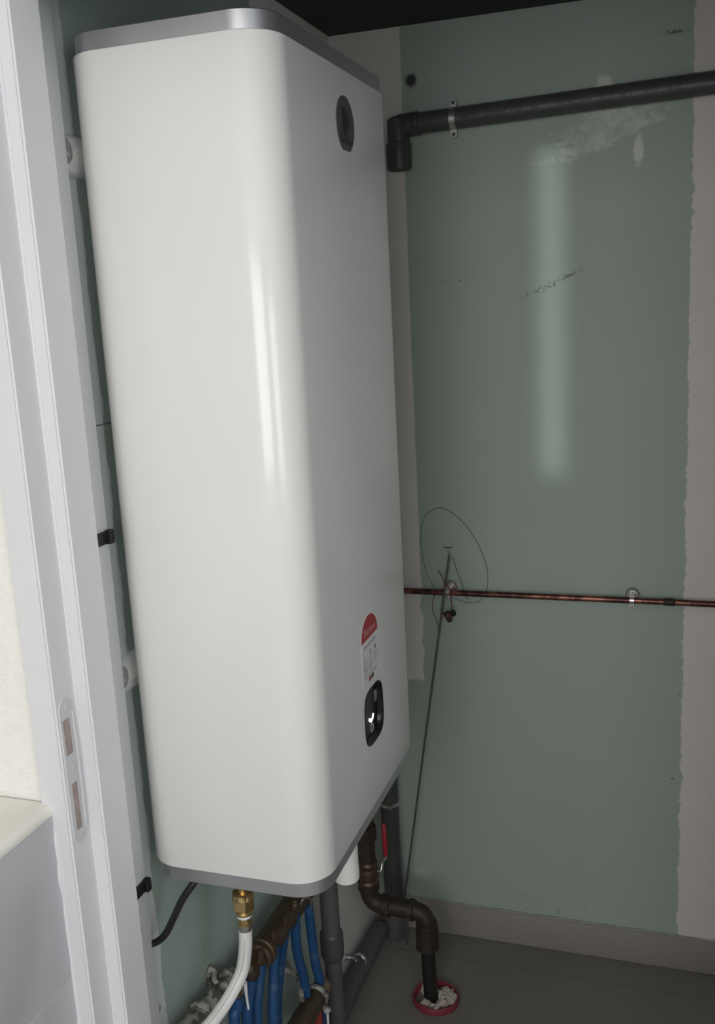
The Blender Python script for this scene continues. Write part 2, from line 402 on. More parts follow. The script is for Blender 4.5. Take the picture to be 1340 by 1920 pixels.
def text_bm(s, size, fn, extrude=0.0, align='LEFT', shear=0.0):
    """lettering as a mesh; fn maps (u, v, w) to a point"""
    c = bpy.data.curves.new('txt', 'FONT'); c.body = s; c.size = size; c.extrude = extrude; c.align_x = align; c.shear = shear; c.resolution_u = 3
    o = bpy.data.objects.new('txt', c); COL.objects.link(o)
    dg = bpy.context.evaluated_depsgraph_get(); me = bpy.data.meshes.new_from_object(o.evaluated_get(dg))
    bpy.data.objects.remove(o); bm = NB(); bm.from_mesh(me); bpy.data.meshes.remove(me)
    for v in bm.verts: v.co = fn(v.co.x, v.co.y, v.co.z)
    return bm

# ------------------------------------------------------------ the room
XR = 1.30          # right end of the closet
CZ = 2.238         # closet ceiling
YF = -1.297        # room face of the door partition
YI = -1.192        # closet face of the partition
struct('floor', box(NB(), (0, -3.4, -0.05), (2.2, 0, 0)), M['floor'], smooth=0)
struct('wall_back', box(NB(), (-0.05, 0, -0.05), (XR + 0.05, 0.05, CZ + 0.05)), M['back'], smooth=0)
struct('wall_left', box(NB(), (-0.05, YI - 0.02, -0.05), (0, 0, CZ + 0.05)), M['left'], smooth=0)
struct('wall_right', box(NB(), (XR, YI, -0.05), (XR + 0.05, 0, CZ + 0.05)), M['back'], smooth=0)
struct('ceiling', box(NB(), (0, YI, CZ), (XR, 0, CZ + 0.05)), M['ceil'], smooth=0)
# door partition: lintel, the part right of the opening, and the textured wall left of the frame
XL = -1.2
b = NB(); box(b, (0, YF + 0.01, 2.055), (2.2, YI, 2.55)); box(b, (0.935, YF + 0.01, 0), (2.2, YI, 2.055))
struct('wall_front', b, M['room'], smooth=0)
struct('wall_front_left', box(NB(), (XL, YF + 0.008, 1.0), (-0.0005, YI - 0.021, 2.55)), M['paper'], smooth=0)
# room in which the photographer stands, with a tiled half wall on its left
struct('wall_half_height', box(NB(), (XL, -3.4, -0.05), (0.0, YI - 0.021, 1.030)), M['room'], smooth=0)
struct('wall_room_left', box(NB(), (XL - 0.05, -3.4, 1.0), (XL, YI - 0.02, 2.55)), M['room'], smooth=0)
b = NB()
for a, c in (((2.2, -3.4, -0.05), (2.25, YI, 0.95)), ((2.2, -3.4, 2.25), (2.25, YI, 2.55)), ((2.2, -3.4, 0.95), (2.25, -3.25, 2.25)), ((2.2, -2.45, 0.95), (2.25, YI, 2.25))): box(b, a, c)
struct('wall_room_right', b, M['room'], smooth=0)
struct('ceiling_room', box(NB(), (XL, -3.4, 2.5), (2.2, YI, 2.55)), M['room'], smooth=0)
b = NB()
for a, c in (((XL, -3.45, -0.05), (0.15, -3.4, 2.55)), ((1.35, -3.45, -0.05), (2.2, -3.4, 2.55)), ((0.15, -3.45, -0.05), (1.35, -3.4, 1.05)), ((0.15, -3.45, 2.4), (1.35, -3.4, 2.55))): box(b, a, c)
struct('wall_room_back', b, M['room'], smooth=0)
def window(nm, o, ax, w, z0, z1):
    """frame and pane; o = start corner, ax = direction along the wall"""
    o = Vector(o); ax = Vector(ax); nr = Vector((ax.y, -ax.x, 0))
    e = tag(bpy.data.objects.new(nm, None), kind='structure'); COL.objects.link(e); e.location = (o.x, o.y, z0)
    P = lambda u, d, z: o + ax * u + nr * d + Vector((0, 0, z))
    b = NB()
    for u0, u1, za, zb in ((0, .05, z0, z1), (w - .05, w, z0, z1), (0, w, z0, z0 + .05), (0, w, z1 - .05, z1), (w / 2 - .02, w / 2 + .02, z0, z1)):
        p, q = P(u0, -.02, za), P(u1, .02, zb); box(b, (min(p.x, q.x), min(p.y, q.y), za), (max(p.x, q.x), max(p.y, q.y), zb))
    obj('window_frame', b, M['trunk'], e, 0)
    p, q = P(.05, -.002, z0 + .05), P(w - .05, .002, z1 - .05)
    obj('window_pane', box(NB(), (min(p.x, q.x), min(p.y, q.y), p.z), (max(p.x, q.x), max(p.y, q.y), q.z)), M['glass'], e, 0)
window('window_1', (0.15, -3.42, 0), (1, 0, 0), 1.2, 1.05, 2.4)
window('added_side_window', (2.22, -3.25, 0), (0, 1, 0), 0.8, 0.95, 2.25)  # unseen window, added as a setting for the side fill lamp

# tiled dado on the room's left wall
zt = 1.045
t1 = tag(bpy.data.objects.new('trim_1', None), kind='structure'); COL.objects.link(t1); t1.location = (0, -1.6, 0)
b = NB(); rows = [0.0, 0.195, 0.525, 0.855]; 
ys = [-3.39, -2.9, -2.3, -1.7, YF + 0.004]
zs = [0.0, 0.128, 0.461, 0.794, zt - 0.014]
for y0_, y1_ in zip(ys, ys[1:]):
    for z0_, z1_ in zip(zs, zs[1:]): box(b, (0, y0_ + 0.001, z0_ + 0.001), (0.016, y1_ - 0.001, z1_ - 0.001), 0.0008)
obj('wall_tiles', b, M['graywall'], t1)
b = NB(); box(b, (0, -3.39, 0), (0.0145, YF + 0.004, zt - 0.012))
obj('tile_grout', b, M['tiletop'], t1, 0)
b = NB(); prof = [(XL, zt - 0.014), (0.017, zt - 0.014)] + [(0.0175 - 0.010 + 0.010 * math.cos(a), zt - 0.010 + 0.010 * math.sin(a)) for a in [PI / 2 * k / 6 for k in range(7)]] + [(XL, zt)]
prism(b, [(x, -3.39, z) for x, z in prof], (0, YF + 0.004 + 3.39, 0))
obj('edge_moulding', b, M['tiletop'], t1)
b = NB(); pts = []; rs = []
for k in range(120):
    z = 0.005 + 1.02 * k / 119; n = noise.noise(Vector((3, z * 26, 1))); pts.append((0.0155, YF + 0.001 - 0.002 * n, z)); rs.append(0.0035 + 0.002 * n)
tube(b, pts, rs, 8); obj('plaster_edge', b, M['frame'], t1)

# door frame: post with rebate and stop, head and the right-hand post
d1 = tag(bpy.data.objects.new('door_1', None), kind='structure'); COL.objects.link(d1); d1.location = (0.06, -1.25, 0)
def jamb(bm, x0, s, z1):
    pr = [(0.0, YF), (0.040, YF), (0.040, -1.252), (0.060, -1.252), (0.060, YI), (0.0, YI)]
    pr = [(x0 + s * x, y) for x, y in pr]
    a = [bm.verts.new((x, y, 0)) for x, y in pr]; 
    f = bm.faces.new(a); r = bmesh.ops.extrude_face_region(bm, geom=[f])
    for v in r['geom']:
        if isinstance(v, bmesh.types.BMVert): v.co.z = z1
    es = [e for e in bm.edges if abs(e.verts[0].co.z - e.verts[1].co.z) > 0.5]
    bmesh.ops.bevel(bm, geom=es, offset=0.0025, segments=3, affect='EDGES')
b = NB(); jamb(b, 0.0, 1, 2.055)
jl = obj('jamb', b, M['frame'], d1)
b = NB(); jamb(b, 0.935, -1, 2.055); obj('jamb', b, M['frame'], d1)
b = NB(); box(b, (0.04, YF, 2.045), (0.895, -1.252, 2.055), 0.0012); box(b, (0.04, -1.252, 2.03), (0.895, YI, 2.055), 0.0012)
obj('frame_head', b, M['frame'], d1)
# painted-over strike plate on the rebate face, with two mortises
y_a, y_b, z_a, z_b = -1.291, -1.262, 0.985, 1.185
b = NB(); out = []
for k in range(9): a = PI * k / 8; out.append((0.0399, (y_a + y_b) / 2 + 0.0145 * math.cos(a), z_b - 0.0145 + 0.0145 * math.sin(a)))
for k in range(9): a = PI + PI * k / 8; out.append((0.0399, (y_a + y_b) / 2 + 0.0145 * math.cos(a), z_a + 0.0145 + 0.0145 * math.sin(a)))
prism(b, out, (0.0016, 0, 0))
sp = obj('strike_plate', b, M['plaque'], d1)
b = NB(); box(b, (0.0412, -1.287, 1.110), (0.0420, -1.273, 1.158)); obj('latch_hole', b, M['hollow'], sp, 0)
b = NB(); box(b, (0.0412, -1.284, 1.005), (0.0420, -1.273, 1.070)); obj('bolt_hole', b, M['hollow'], sp, 0)
for z in (1.172, 1.090, 0.996):
    b = NB(); lathe(b, (0.0412, -1.2765, z), (1, 0, 0), [(0, 0.0033), (0.0008, 0.004), (0.0014, 0.002)], 16); obj('screw', b, M['plaque'], sp)
b = NB(); tube(b, [(0.0412, -1.2645, 1.165), (0.0422, -1.2640, 1.12), (0.0422, -1.2640, 1.04), (0.0412, -1.2645, 1.0)], 0.0016, 8); obj('plate_lip', b, M['plaque'], sp)

# tiled skirting on the back wall, irregular plaster bead on top
hs = 0.0885
bb = NB(); xs = [0.004, 0.241, 0.561, 0.881, 1.2, XR - 0.002]
for a, c in zip(xs, xs[1:]): box(bb, (a + 0.0012, -0.010, 0.001), (c - 0.0012, 0, hs), 0.001)
sk = struct('baseboard_back', bb, M['base'])
b = NB(); box(b, (0.003, -0.0085, 0.0005), (XR - 0.002, 0, hs - 0.002)); obj('joint_grout', b, M['grout'], sk, 0)
b = NB(); pts = []; rs = []
for k in range(160):
    x = 0.01 + (XR - 0.02) * k / 159; n = noise.noise(Vector((x * 30, 3, 1))); pts.append((x, -0.0035, hs + 0.0005)); rs.append(0.0028 + 0.0022 * n)
tube(b, pts, rs, 8); obj('plaster_bead', b, M['grout'], sk)

# ------------------------------------------------------------ water heater
HX0, HX1, HY0, HY1, HZ0, HZ1 = 0.0198, 0.3098, -1.111, -0.6005, 0.8498, 1.979
wh = thing('water_heater', (0.0, (HY0 + HY1) / 2, HZ0 - 0.025), 'tall flat white wall-mounted water heater with rounded edges and silver end caps', 'water heater')
def shell(levels, n=16):
    bm = NB(); rings = []
    for z, ins, r in levels:
        rings.append([bm.verts.new((x, y, z)) for x, y in rrect(HX0 + ins, HX1 - ins, HY0 + ins, HY1 - ins, r - ins, n)])
    for a, c in zip(rings, rings[1:]):
        for k in range(len(a)): bm.faces.new((a[k], a[(k + 1) % len(a)], c[(k + 1) % len(a)], c[k]))
    bm.faces.new(rings[0][::-1]); bm.faces.new(rings[-1]); return bm
R0 = 0.055
body = obj('body', shell([(HZ0, 0.0035, R0), (HZ0 + 0.001, 0.001, R0), (HZ0 + 0.003, 0, R0), (HZ1 - 0.003, 0, R0), (HZ1 - 0.001, 0.001, R0), (HZ1, 0.0035, R0)]), M['enamel'], wh, 30)
obj('top_cap', shell([(HZ1 - 0.0005, 0.004, R0), (HZ1 + 0.022, 0.0045, R0), (HZ1 + 0.0235, 0.006, R0)]), M['silver'], wh, 30)
obj('bottom_cap', shell([(HZ0 - 0.0235, 0.006, R0), (HZ0 - 0.022, 0.0045, R0), (HZ0 + 0.0005, 0.004, R0)]), M['silver'], wh, 30)
# recessed control panel in the front (+x) face
pc = (-0.8505, 1.004); pw, ph = 0.0475, 0.0475
def squircle(s, x, n=56, e=3.6):
    out = []
    for k in range(n):
        a = 2 * PI * k / n; c_, s_ = math.cos(a), math.sin(a)
        out.append((x, pc[0] + pw * s * math.copysign(abs(c_) ** (2 / e), c_), pc[1] + ph * s * math.copysign(abs(s_) ** (2 / e), s_)))
    return out
cut = obj('cutter', prism(NB(), squircle(1.0, HX1 - 0.017), (0.03, 0, 0)), M['black'], None, 0)
mo = body.modifiers.new('cut', 'BOOLEAN'); mo.operation = 'DIFFERENCE'; mo.object = cut; mo.solver = 'EXACT'
bpy.context.view_layer.update()
dg = bpy.context.evaluated_depsgraph_get(); nm = bpy.data.meshes.new_from_object(body.evaluated_get(dg))
body.modifiers.clear(); body.data = nm; body.data.materials.clear(); body.data.materials.append(M['enamel'])
nm.polygons.foreach_set('use_smooth', [True] * len(nm.polygons)); nm.set_sharp_from_angle(angle=math.radians(30))
bpy.data.objects.remove(cut)
b = NB(); lv = [(HX1 + 0.0012, 1.0), (HX1 + 0.0018, 0.985), (HX1 + 0.0008, 0.955), (HX1 - 0.005, 0.90), (HX1 - 0.0075, 0.87)]
rings = [[b.verts.new(p) for p in squircle(s, x)] for x, s in lv]
for a, c in zip(rings, rings[1:]):
    for k in range(len(a)): b.faces.new((a[k], a[(k + 1) % len(a)], c[(k + 1) % len(a)], c[k]))
b.faces.new(rings[-1])
back_r = [b.verts.new(p) for p in squircle(0.995, HX1 - 0.0165)]
for k in range(len(back_r)): b.faces.new((rings[0][k], rings[0][(k + 1) % len(back_r)], back_r[(k + 1) % len(back_r)], back_r[k]))
b.faces.new(back_r)
cp = obj('control_panel', b, M['black'], wh, 35)
fx = HX1 - 0.0074
q = [X(fx, *v) for v in ((701, 1292), (705.5, 1289.5), (706, 1310), (702.5, 1315.5))]
b = NB(); yy0, yy1 = q[0].y, (q[1].y + q[2].y) / 2; prism(b, [(fx, yy0, q[0].z - 0.002), (fx, yy1, q[0].z - 0.004), (fx, yy1, q[3].z + 0.002), (fx, yy0, q[3].z)], (0.0006, 0, 0))
obj('display_window', b, M['screen'], cp, 0)
sm = [X(fx + 0.001, *v) for v in ((700.3, 1340), (699, 1347), (696.3, 1351.5), (693.3, 1350))]
b = NB(); cpts = curve(sm, 6); tube(b, cpts, [0.0026] * len(cpts), 12)
for e_ in (cpts[0], cpts[-1]): bmesh.ops.create_uvsphere(b, u_segments=12, v_segments=8, radius=0.0026, matrix=Matrix.Translation(e_))
for v in b.verts: v.co.x = fx + (v.co.x - fx) * 0.22
obj('lit_smile', b, M['glow'], cp)
rc = X(fx, 697, 1364); b = NB(); ring(b, (fx + 0.0004, rc.y, rc.z), (1, 0, 0), 0.0068, 0.0011, 36, 8, sq=0.5)
obj('knob_ring', b, M['ringp'], cp)
lc = X(fx, 689.5, 1371); b = NB(); lathe(b, (fx, lc.y, lc.z), (1, 0, 0), [(0, 0.0012), (0.0006, 0.0011)], 12); obj('indicator', b, M['screen'], cp)
# badge
bc = (-0.8455, 1.9035); br = 0.0385
b = NB(); out = []
for k in range(49):
    a = math.radians(-68 + (316) * k / 48); out.append((HX1, bc[0] + br * math.cos(a), bc[1] + br * math.sin(a)))
prism(b, out, (0.0014, 0, 0)); bmesh.ops.recalc_face_normals(b, faces=b.faces)
bd = obj('badge', b, M['badge'], wh, 30)
b = NB()   # plumed emblem: a head-like block with swept strokes
def stroke(bm, pts, wds, x):
    P = curve([(0, u, v) for u, v in pts], 5); n = len(P); L = []; Rr = []
    for i, p in enumerate(P):
        t_ = (P[min(n - 1, i + 1)] - P[max(0, i - 1)]).normalized(); nn = Vector((0, -t_.z, t_.y))
        f = i / (n - 1) * (len(wds) - 1); j = min(int(f), len(wds) - 2); wd = wds[j] * (1 - f + j) + wds[j + 1] * (f - j)
        L.append(p + nn * wd); Rr.append(p - nn * wd)
    for S0, S1, S2, S3 in zip(L, L[1:], Rr[1:], Rr):
        bm.faces.new([bm.verts.new(Vector((x, bc[0] + q_.y, bc[1] + q_.z))) for q_ in (S0, S1, S2, S3)])
for k, (pp, ww) in enumerate([
    ([(-.017, .020), (-.008, .016), (-.003, .004), (-.004, -.010)], (.001, .007, .006, .001)),
    ([(-.019, .014), (-.012, .008), (-.010, -.002), (-.012, -.010)], (.001, .004, .003, .0006)),
    ([(-.006, .017), (.004, .014), (.013, .011), (.019, .006)], (.005, .004, .003, .0008)),
    ([(-.003, .010), (.006, .006), (.013, .000), (.018, -.004)], (.004, .003, .0022, .0006)),
    ([(-.004, .004), (.002, -.002), (.008, -.006), (.012, -.010)], (.004, .003, .002, .0005)),
    ([(-.006, .000), (-.002, -.008), (.003, -.015), (.011, -.020)], (.004, .003, .002, .0005)),
    ([(-.008, -.002), (-.007, -.010), (-.004, -.016), (.000, -.020)], (.003, .002, .0015, .0004))]):
    stroke(b, pp, ww, HX1 + 0.00155 + 0.00004 * k)
obj('emblem', b, M['emblem'], bd, 0)
b = text_bm('Thermor', 0.0145, lambda u, v, w_: Vector((HX1 + 0.0016 + w_, bc[0] + u, bc[1] - 0.0275 + v)), 0.0001, 'CENTER', 0.15)
obj('badge_lettering', b, M['emblem'], bd, 0)
# energy information sticker
sy0, sy1, sz0, szh, sz1 = -0.897, -0.812, 1.064, 1.135, 1.172
smid = (sy0 + sy1) / 2; sr = 0.006; b = NB(); out = []
def arch(k): a = PI * k / 20; return (smid + (sy1 - sy0) / 2 * math.cos(a), szh + (sz1 - szh) * math.sin(a))
out = [(HX1 + 0.0001, *arch(k)) for k in range(21)]
out += [(HX1 + 0.0001, sy0 + sr + sr * math.cos(a), sz0 + sr + sr * math.sin(a)) for a in [PI + PI / 2 * k / 6 for k in range(7)]]
out += [(HX1 + 0.0001, sy1 - sr + sr * math.cos(a), sz0 + sr + sr * math.sin(a)) for a in [1.5 * PI + PI / 2 * k / 6 for k in range(7)]]
prism(b, out, (0.0003, 0, 0)); st = obj('information_sticker', b, M['pale'], wh, 0)
xs_ = HX1 + 0.00045
b = NB(); prism(b, [(xs_, *arch(k)) for k in range(21)], (0.0001, 0, 0)); obj('sticker_header', b, M['red'], st, 0)
b = text_bm('Thermor', 0.0165, lambda u, v, w_: Vector((HX1 + 0.0006, smid + u, szh + 0.007 + v)), 0, 'CENTER'); obj('sticker_lettering', b, M['pinkw'], st, 0)
b = NB(); rnd = random.Random(2)
def dash(u0, u1, v, h): b.faces.new([b.verts.new((xs_ + 0.0001, *p)) for p in ((u0, v), (u1, v), (u1, v + h), (u0, v + h))])
def words(u0, u1, v, h):
    u = u0
    while u < u1 - 0.001:
        L = min(rnd.uniform(.002, .0055), u1 - u); dash(u, u + L, v, h); u += L + 0.0009
words(sy0 + .012, sy1 - .012, szh - .012, .0038)
for c_ in range(3):
    u0 = sy0 + .007 + c_ * .026; words(u0, u0 + .019, szh - .0335, .0016)
    for r_ in range(7 if c_ < 2 else 4): words(u0, u0 + rnd.uniform(.014, .021), szh - .0375 - r_ * .0026, .0013)
words(sy0 + .010, sy1 - .008, sz0 + .0125, .0016); words(sy0 + .010, sy1 - .014, sz0 + .0095, .0012)
obj('sticker_print', b, M['sgray'], st, 0)
b = NB()
def disc(cy, cz, r_): b.faces.new([b.verts.new((xs_ + 0.0001, cy + r_ * .7 * math.cos(2 * PI * k / 12), cz + r_ * math.sin(2 * PI * k / 12))) for k in range(12)])
disc(sy0 + .068, szh - .024, .0042); obj('sticker_drop_icon', b, M['sdark'], st, 0)
b = NB(); dash(smid - .003, smid + .003, szh - .028, .008); obj('sticker_icon', b, M['sgray'], st, 0)
b = NB(); dash(sy0 + .011, sy0 + .016, szh - .028, .004); obj('sticker_icon', b, M['sgray'], st, 0)
b = NB(); dash(smid - .001, smid + .012, sz0 + .0005, .0075); obj('sticker_dark_mark', b, M['sdark'], st, 0)
b = NB(); dash(smid - .014, smid - .002, sz0 + .0005, .0075); obj('sticker_red_mark', b, M['red'], st, 0)
# outlet cover under the casing
cc = X(0.25, 650, 1650); b = NB()
lathe(b, (0.25, cc.y, HZ0 - 0.020), (0, 0, -1), [(0, .0212)] + [(d_, .0215) for d_ in (.02, .09)] + [(cz_, r_) for cz_, r_ in ((HZ0 - .02 - cc.z - .010, .0222), (HZ0 - .02 - cc.z - .004, .0212), (HZ0 - .02 - cc.z - .001, .018), (HZ0 - .02 - cc.z, .008))], 32)
obj('outlet_cover', b, M['whitecap'], wh)

# ------------------------------------------------------------ wall brackets
def bracket(zc_, label, ang=0.0):
    t = thing('wall_bracket', (0, -1.09, zc_), label, 'bracket', None)
    b = NB(); h = 0.028; zs_ = [(-h, 0.001), (-h + .002, .004), (-h + .006, .010), (-h + .009, .0115), (h - .009, .0115), (h - .006, .010), (h - .002, .004), (h, 0.001)]
    y0_, y1_ = -1.118, -0.62
    pr = [(x, z) for z, x in zs_] + [(0.0, h), (0.0, -h)]
    prism(b, [(x, y0_, zc_ + z) for x, z in pr], (0, y1_ - y0_, 0)); obj('rail', b, M['bracket'], t, 40)
    b = NB(); lathe(b, (0.0112, -1.1005, zc_ + 0.004), (1, 0, 0), [(0, .0175), (.0005, .0175)], 28); obj('keyhole', b, M['sgray'], t)
    b = NB(); lathe(b, (0.0115, -1.0965, zc_ - 0.001), (1, 0, 0), [(0, .0085), (.001, .0085), (.0012, .0055), (.004, .0052), (.005, .003)], 20); obj('screw', b, M['zinc'], t)
    b = NB(); prism(b, [(0.0112, -1.072 + (.009 * math.cos(a)), zc_ + .001 + .0095 * math.sin(a)) for a in [PI / 2 + PI * k / 10 for k in range(11)]] + [(0.0112, -1.03, zc_ - .0085), (0.0112, -1.03, zc_ + .0105)], (0.0006, 0, 0)); obj('slot', b, M['left'], t, 0)
    return t
bracket(1.863, 'upper white metal mounting rail on the left wall behind top of the water heater')
bracket(1.136, 'lower white metal mounting rail on the left wall behind the water heater')

# ------------------------------------------------------------ cable trunking, ties, cable
t = thing('cable_trunking', (0.0, -1.14, 0), 'narrow white plastic cable trunking running down the left wall beside the door frame', 'trunking')
b = NB(); box(b, (0, -1.165, 0.0), (0.012, -1.107, CZ - 0.002), 0.001); obj('base', b, M['trunk'], t)
b = NB(); box(b, (0.010, -1.164, 0.0), (0.020, -1.108, CZ - 0.002), 0.002); obj('cover', b, M['trunk'], t)
def clip(px, py, label):
    c = X(0.022, px, py); t = thing('cable_clip', (0.02, c.y, c.z), label, 'clip', 'black clips on the trunking')
    b = NB(); box(b, (0.0195, c.y - 0.040, c.z - 0.009), (0.0245, c.y + 0.003, c.z + 0.009), 0.0012); obj('strap', b, M['blackm'], t)
    b = NB(); box(b, (0.0195, c.y + 0.001, c.z - 0.010), (0.030, c.y + 0.013, c.z + 0.010), 0.002)
    obj('buckle', b, M['blackm'], t)
clip(197, 1008, 'black plastic clip round the white trunking, halfway up beside the door frame')
clip(268, 1663, 'black plastic clip round the white trunking, low down above the black cable')
c_top = Z(HZ0 - 0.022, 374, 1643)
cpts = [c_top, X(c_top.x * .93, 362, 1657), X(c_top.x * .75, 341, 1688), X(c_top.x * .55, 325, 1722), X(c_top.x * .40, 311, 1750), X(.026, 297, 1764), X(.0195, 284, 1770)]
b = NB(); tube(b, curve(cpts, 8), 0.0055, 14); tag(obj('power_cable', b, M['blackm']), 'thick black power cable curving from the heater underside into the trunking', 'cable')

# ------------------------------------------------------------ braided supply hose with brass union
yh = -1.02
t = thing('water_hose', Y(yh, 454, 1690), 'white flexible water hose with brass nut hanging under the heater', 'hose')
p0 = Y(yh, 453, 1650); p1 = Y(yh, 453, 1685); p2 = Y(yh, 455, 1708); p3 = Y(yh, 457, 1722); p4 = Y(yh, 460, 1745)
ax = Vector((p4 - p0)).normalized()
s_ = lambda p: (p - p0).dot(ax)
b = NB(); lathe(b, p0, ax, [(0, .0075), (s_(p1), .0075)], 20); obj('threaded_tail', b, M['brass'], t)
b = NB(); lathe(b, p0, ax, [(s_(p1) - .014, .014), (s_(p1) - .012, .0175), (s_(p1) - .003, .0180), (s_(p2) - .008, .0180), (s_(p2) - .003, .0145)], flat=6, seg=6); obj('union_nut', b, M['brass'], t, 20)
b = NB(); lathe(b, p0, ax, [(s_(p1) - .011, .0160), (s_(p1) - .004, .0176), (s_(p1) - .001, .0160)], 24); obj('nut_collar', b, M['brass'], t)
b = NB(); lathe(b, p0, ax, [(s_(p2) - .004, .010), (s_(p2), .0135), (s_(p2) + .003, .0135), (s_(p2) + .004, .0105), (s_(p3) + .004, .0105), (s_(p3) + .005, .0120), (s_(p3) + .008, .0114)], 24); obj('hose_tail', b, M['brass'], t)
b = NB(); lathe(b, p0, ax, [(s_(p2) + .0038, .0116), (s_(p2) + .0085, .0116)], 24); obj('gasket', b, M['whitecap'], t)
b = NB(); lathe(b, p0, ax, [(s_(p3) + .004, .0103), (s_(p3) + .008, .0107), (s_(p4) - .004, .0107), (s_(p4) - .001, .0103)], 24); obj('ferrule', b, M['steel'], t)
hp = [Y(yh, 460, 1742), Y(yh, 460, 1775), Y(yh, 455, 1815), Y(yh - .012, 443, 1845), Y(yh - .035, 420, 1885), Y(yh - .065, 392, 1922), Y(yh - .10, 355, 1960), Y(yh - .14, 315, 1995)]
b = NB(); hc = curve(hp, 8); tube(b, hc, 0.0108, 20); hs_ = obj('hose', b, M['hose'], t)
b = NB()
for i in range(3, len(hc) - 2):
    a_, c_ = hc[i], hc[i + 1]
    for f0, f1 in ((.05, .40), (.55, .9)):
        q0, q1 = a_.lerp(c_, f0), a_.lerp(c_, f1); vdir = (CAM - q0).normalized(); tt = (q1 - q0).normalized(); side = tt.cross(vdir).normalized()
        n_ = (vdir - tt * vdir.dot(tt)).normalized()
        r_ = .01095; w_ = .0007
        dd0 = (n_ * math.cos(.15) + side * math.sin(.15)) * r_
        b.faces.new([b.verts.new(v) for v in (q0 + dd0 - side * w_, q1 + dd0 - side * w_, q1 + dd0 + side * w_, q0 + dd0 + side * w_)])
obj('printed_line', b, M['hoseink'], hs_, 0)

# ------------------------------------------------------------ upper drain pipe along the back wall
yp = -0.030; rp = 0.0225
pL = Vector((0.175, yp, 2.0275)); pR = Vector((XR - 0.002, yp, 2.057)); dp = (pR - pL).normalized()
t = thing('drain_pipe', pL, 'dark grey PVC drain pipe running high across the green back wall', 'pipe')
b = NB(); tube(b, [pL, pR], rp, 32); obj('pipe', b, M['pvc'], t)
b = NB(); lathe(b, pL - dp * .005, dp, [(0, .0245), (.030, .0250), (.036, .0258), (.040, .0250), (.041, .0226)], 32)
tube(b, bend([pL + dp * .02, Vector((0.1615, yp, 2.028)), Vector((0.1615, yp, 1.99))], .010, 6), .0240, 28)
obj('elbow', b, M['pvc'], t)
b = NB(); lathe(b, (0.1615, yp, 2.047), (0, 0, -1), [(0, .012), (.003, .020), (.007, .0240), (.045, .0245), (.055, .0245), (.056, .0275), (.060, .0282), (.105, .0280), (.112, .0265), (.113, .0235)], 32)
obj('socket', b, M['pvc'], t)
b = NB(); lathe(b, (0.1615, yp, 1.9345), (0, 0, -1), [(0, .0232), (.0006, .0232)], 28); obj('socket_mouth', b, M['ink'], t)
# printed marking wrapped on the pipe
xdir = dp; up_ = Vector((0, 0, 1)); up_ = (up_ - xdir * up_.z * 0).normalized()
def wrap(sx, base_ang=0.12):
    def fn(u, v, w_):
        a = base_ang + v / rp; o_ = pL + dp * (sx + u)
        return o_ + Vector((0, -math.cos(a), 0)) * (rp + .0003) + up_ * (math.sin(a) * (rp + .0003))
    return fn
for s_txt, px_ in (('PIPELIFE', 863), ('SOLEVAC', 913), ('ST 02', 958), ('BLE', 997), ('M1', 1048), ('PVC 50X3', 1066), ('EU 10', 1126), ('NF E', 1164), ('20 12', 1208), ('AU 02', 1250)):
    obj('printed_marking', text_bm(s_txt, 0.0112, wrap(Y(yp, px_, 205).x - pL.x, -0.30)), M['ink'], t, 0)
b = NB(); 
for pts in ([(.004, .002), (.012, .002)], [(.004, .002), (.006, -.010)], [(.004, .002), (.007, -.003)], [(.026, .014), (.024, .004), (.028, -.006), (.031, -.016)]):
    fn = lambda u, v: pL + dp * u + Vector((0, -math.cos(v / .0255), 0)) * .0262 + up_ * (math.sin(v / .0255) * .0262)
    tube(b, curve([fn(u, v) for u, v in pts], 4), .0008, 6)
obj('marker_scribble', b, M['ink'], t, 0)
# pipe clamp
def saddle(c, R, name_cat, label):
    t = thing('pipe_clamp', c, label, 'clamp')
    b = NB(); W = .0065; out = []; N = 16; prof = []
    for k in range(N + 1):
        a = PI * k / N - PI / 2; prof.append((-(R + .0012) * math.cos(a), (R + .0012) * math.sin(a)))
    for k, dx in ((0, 0),): pass
    for off_, wd in ((0.0, W), (.0012, W * .5)):
        ring_a = [b.verts.new((c.x - wd, c.y + yy - (off_ if abs(zz) < R else 0), c.z + zz)) for yy, zz in prof]
        ring_b = [b.verts.new((c.x + wd, c.y + yy - (off_ if abs(zz) < R else 0), c.z + zz)) for yy, zz in prof]
        for k in range(N): b.faces.new((ring_a[k], ring_a[k + 1], ring_b[k + 1], ring_b[k]))
    obj('strap', b, M['zinc'], t)
    for s in (1, -1):
        b = NB(); zc_ = c.z + s * (R + .010); yq = c.y
        pr = [(c.x - W, yq, c.z + s * R), (c.x + W, yq, c.z + s * R)] + [(c.x + W * math.cos(a), yq, zc_ + s * W * math.sin(a)) for a in [PI * k / 8 for k in range(9)]]
        prism(b, pr, (0, -.002, 0)); obj('ear', b, M['zinc'], t)
        b = NB(); lathe(b, (c.x, yq - .002, zc_), (0, -1, 0), [(0, .0040), (.0015, .0038), (.0025, .002)], 12); obj('screw', b, M['sdark'], t)
        b = NB(); lathe(b, (c.x, 0, zc_), (0, -1, 0), [(0, .0035), (abs(yq), .0035)], 12); obj('standoff', b, M['zinc'], t)
c0 = Y(yp, 850, 223); saddle(Vector((c0.x, yp, pL.z + (c0.x - pL.x) * dp.z / dp.x)), rp, '', 'bright metal clamp holding the grey drain pipe high on the green wall')

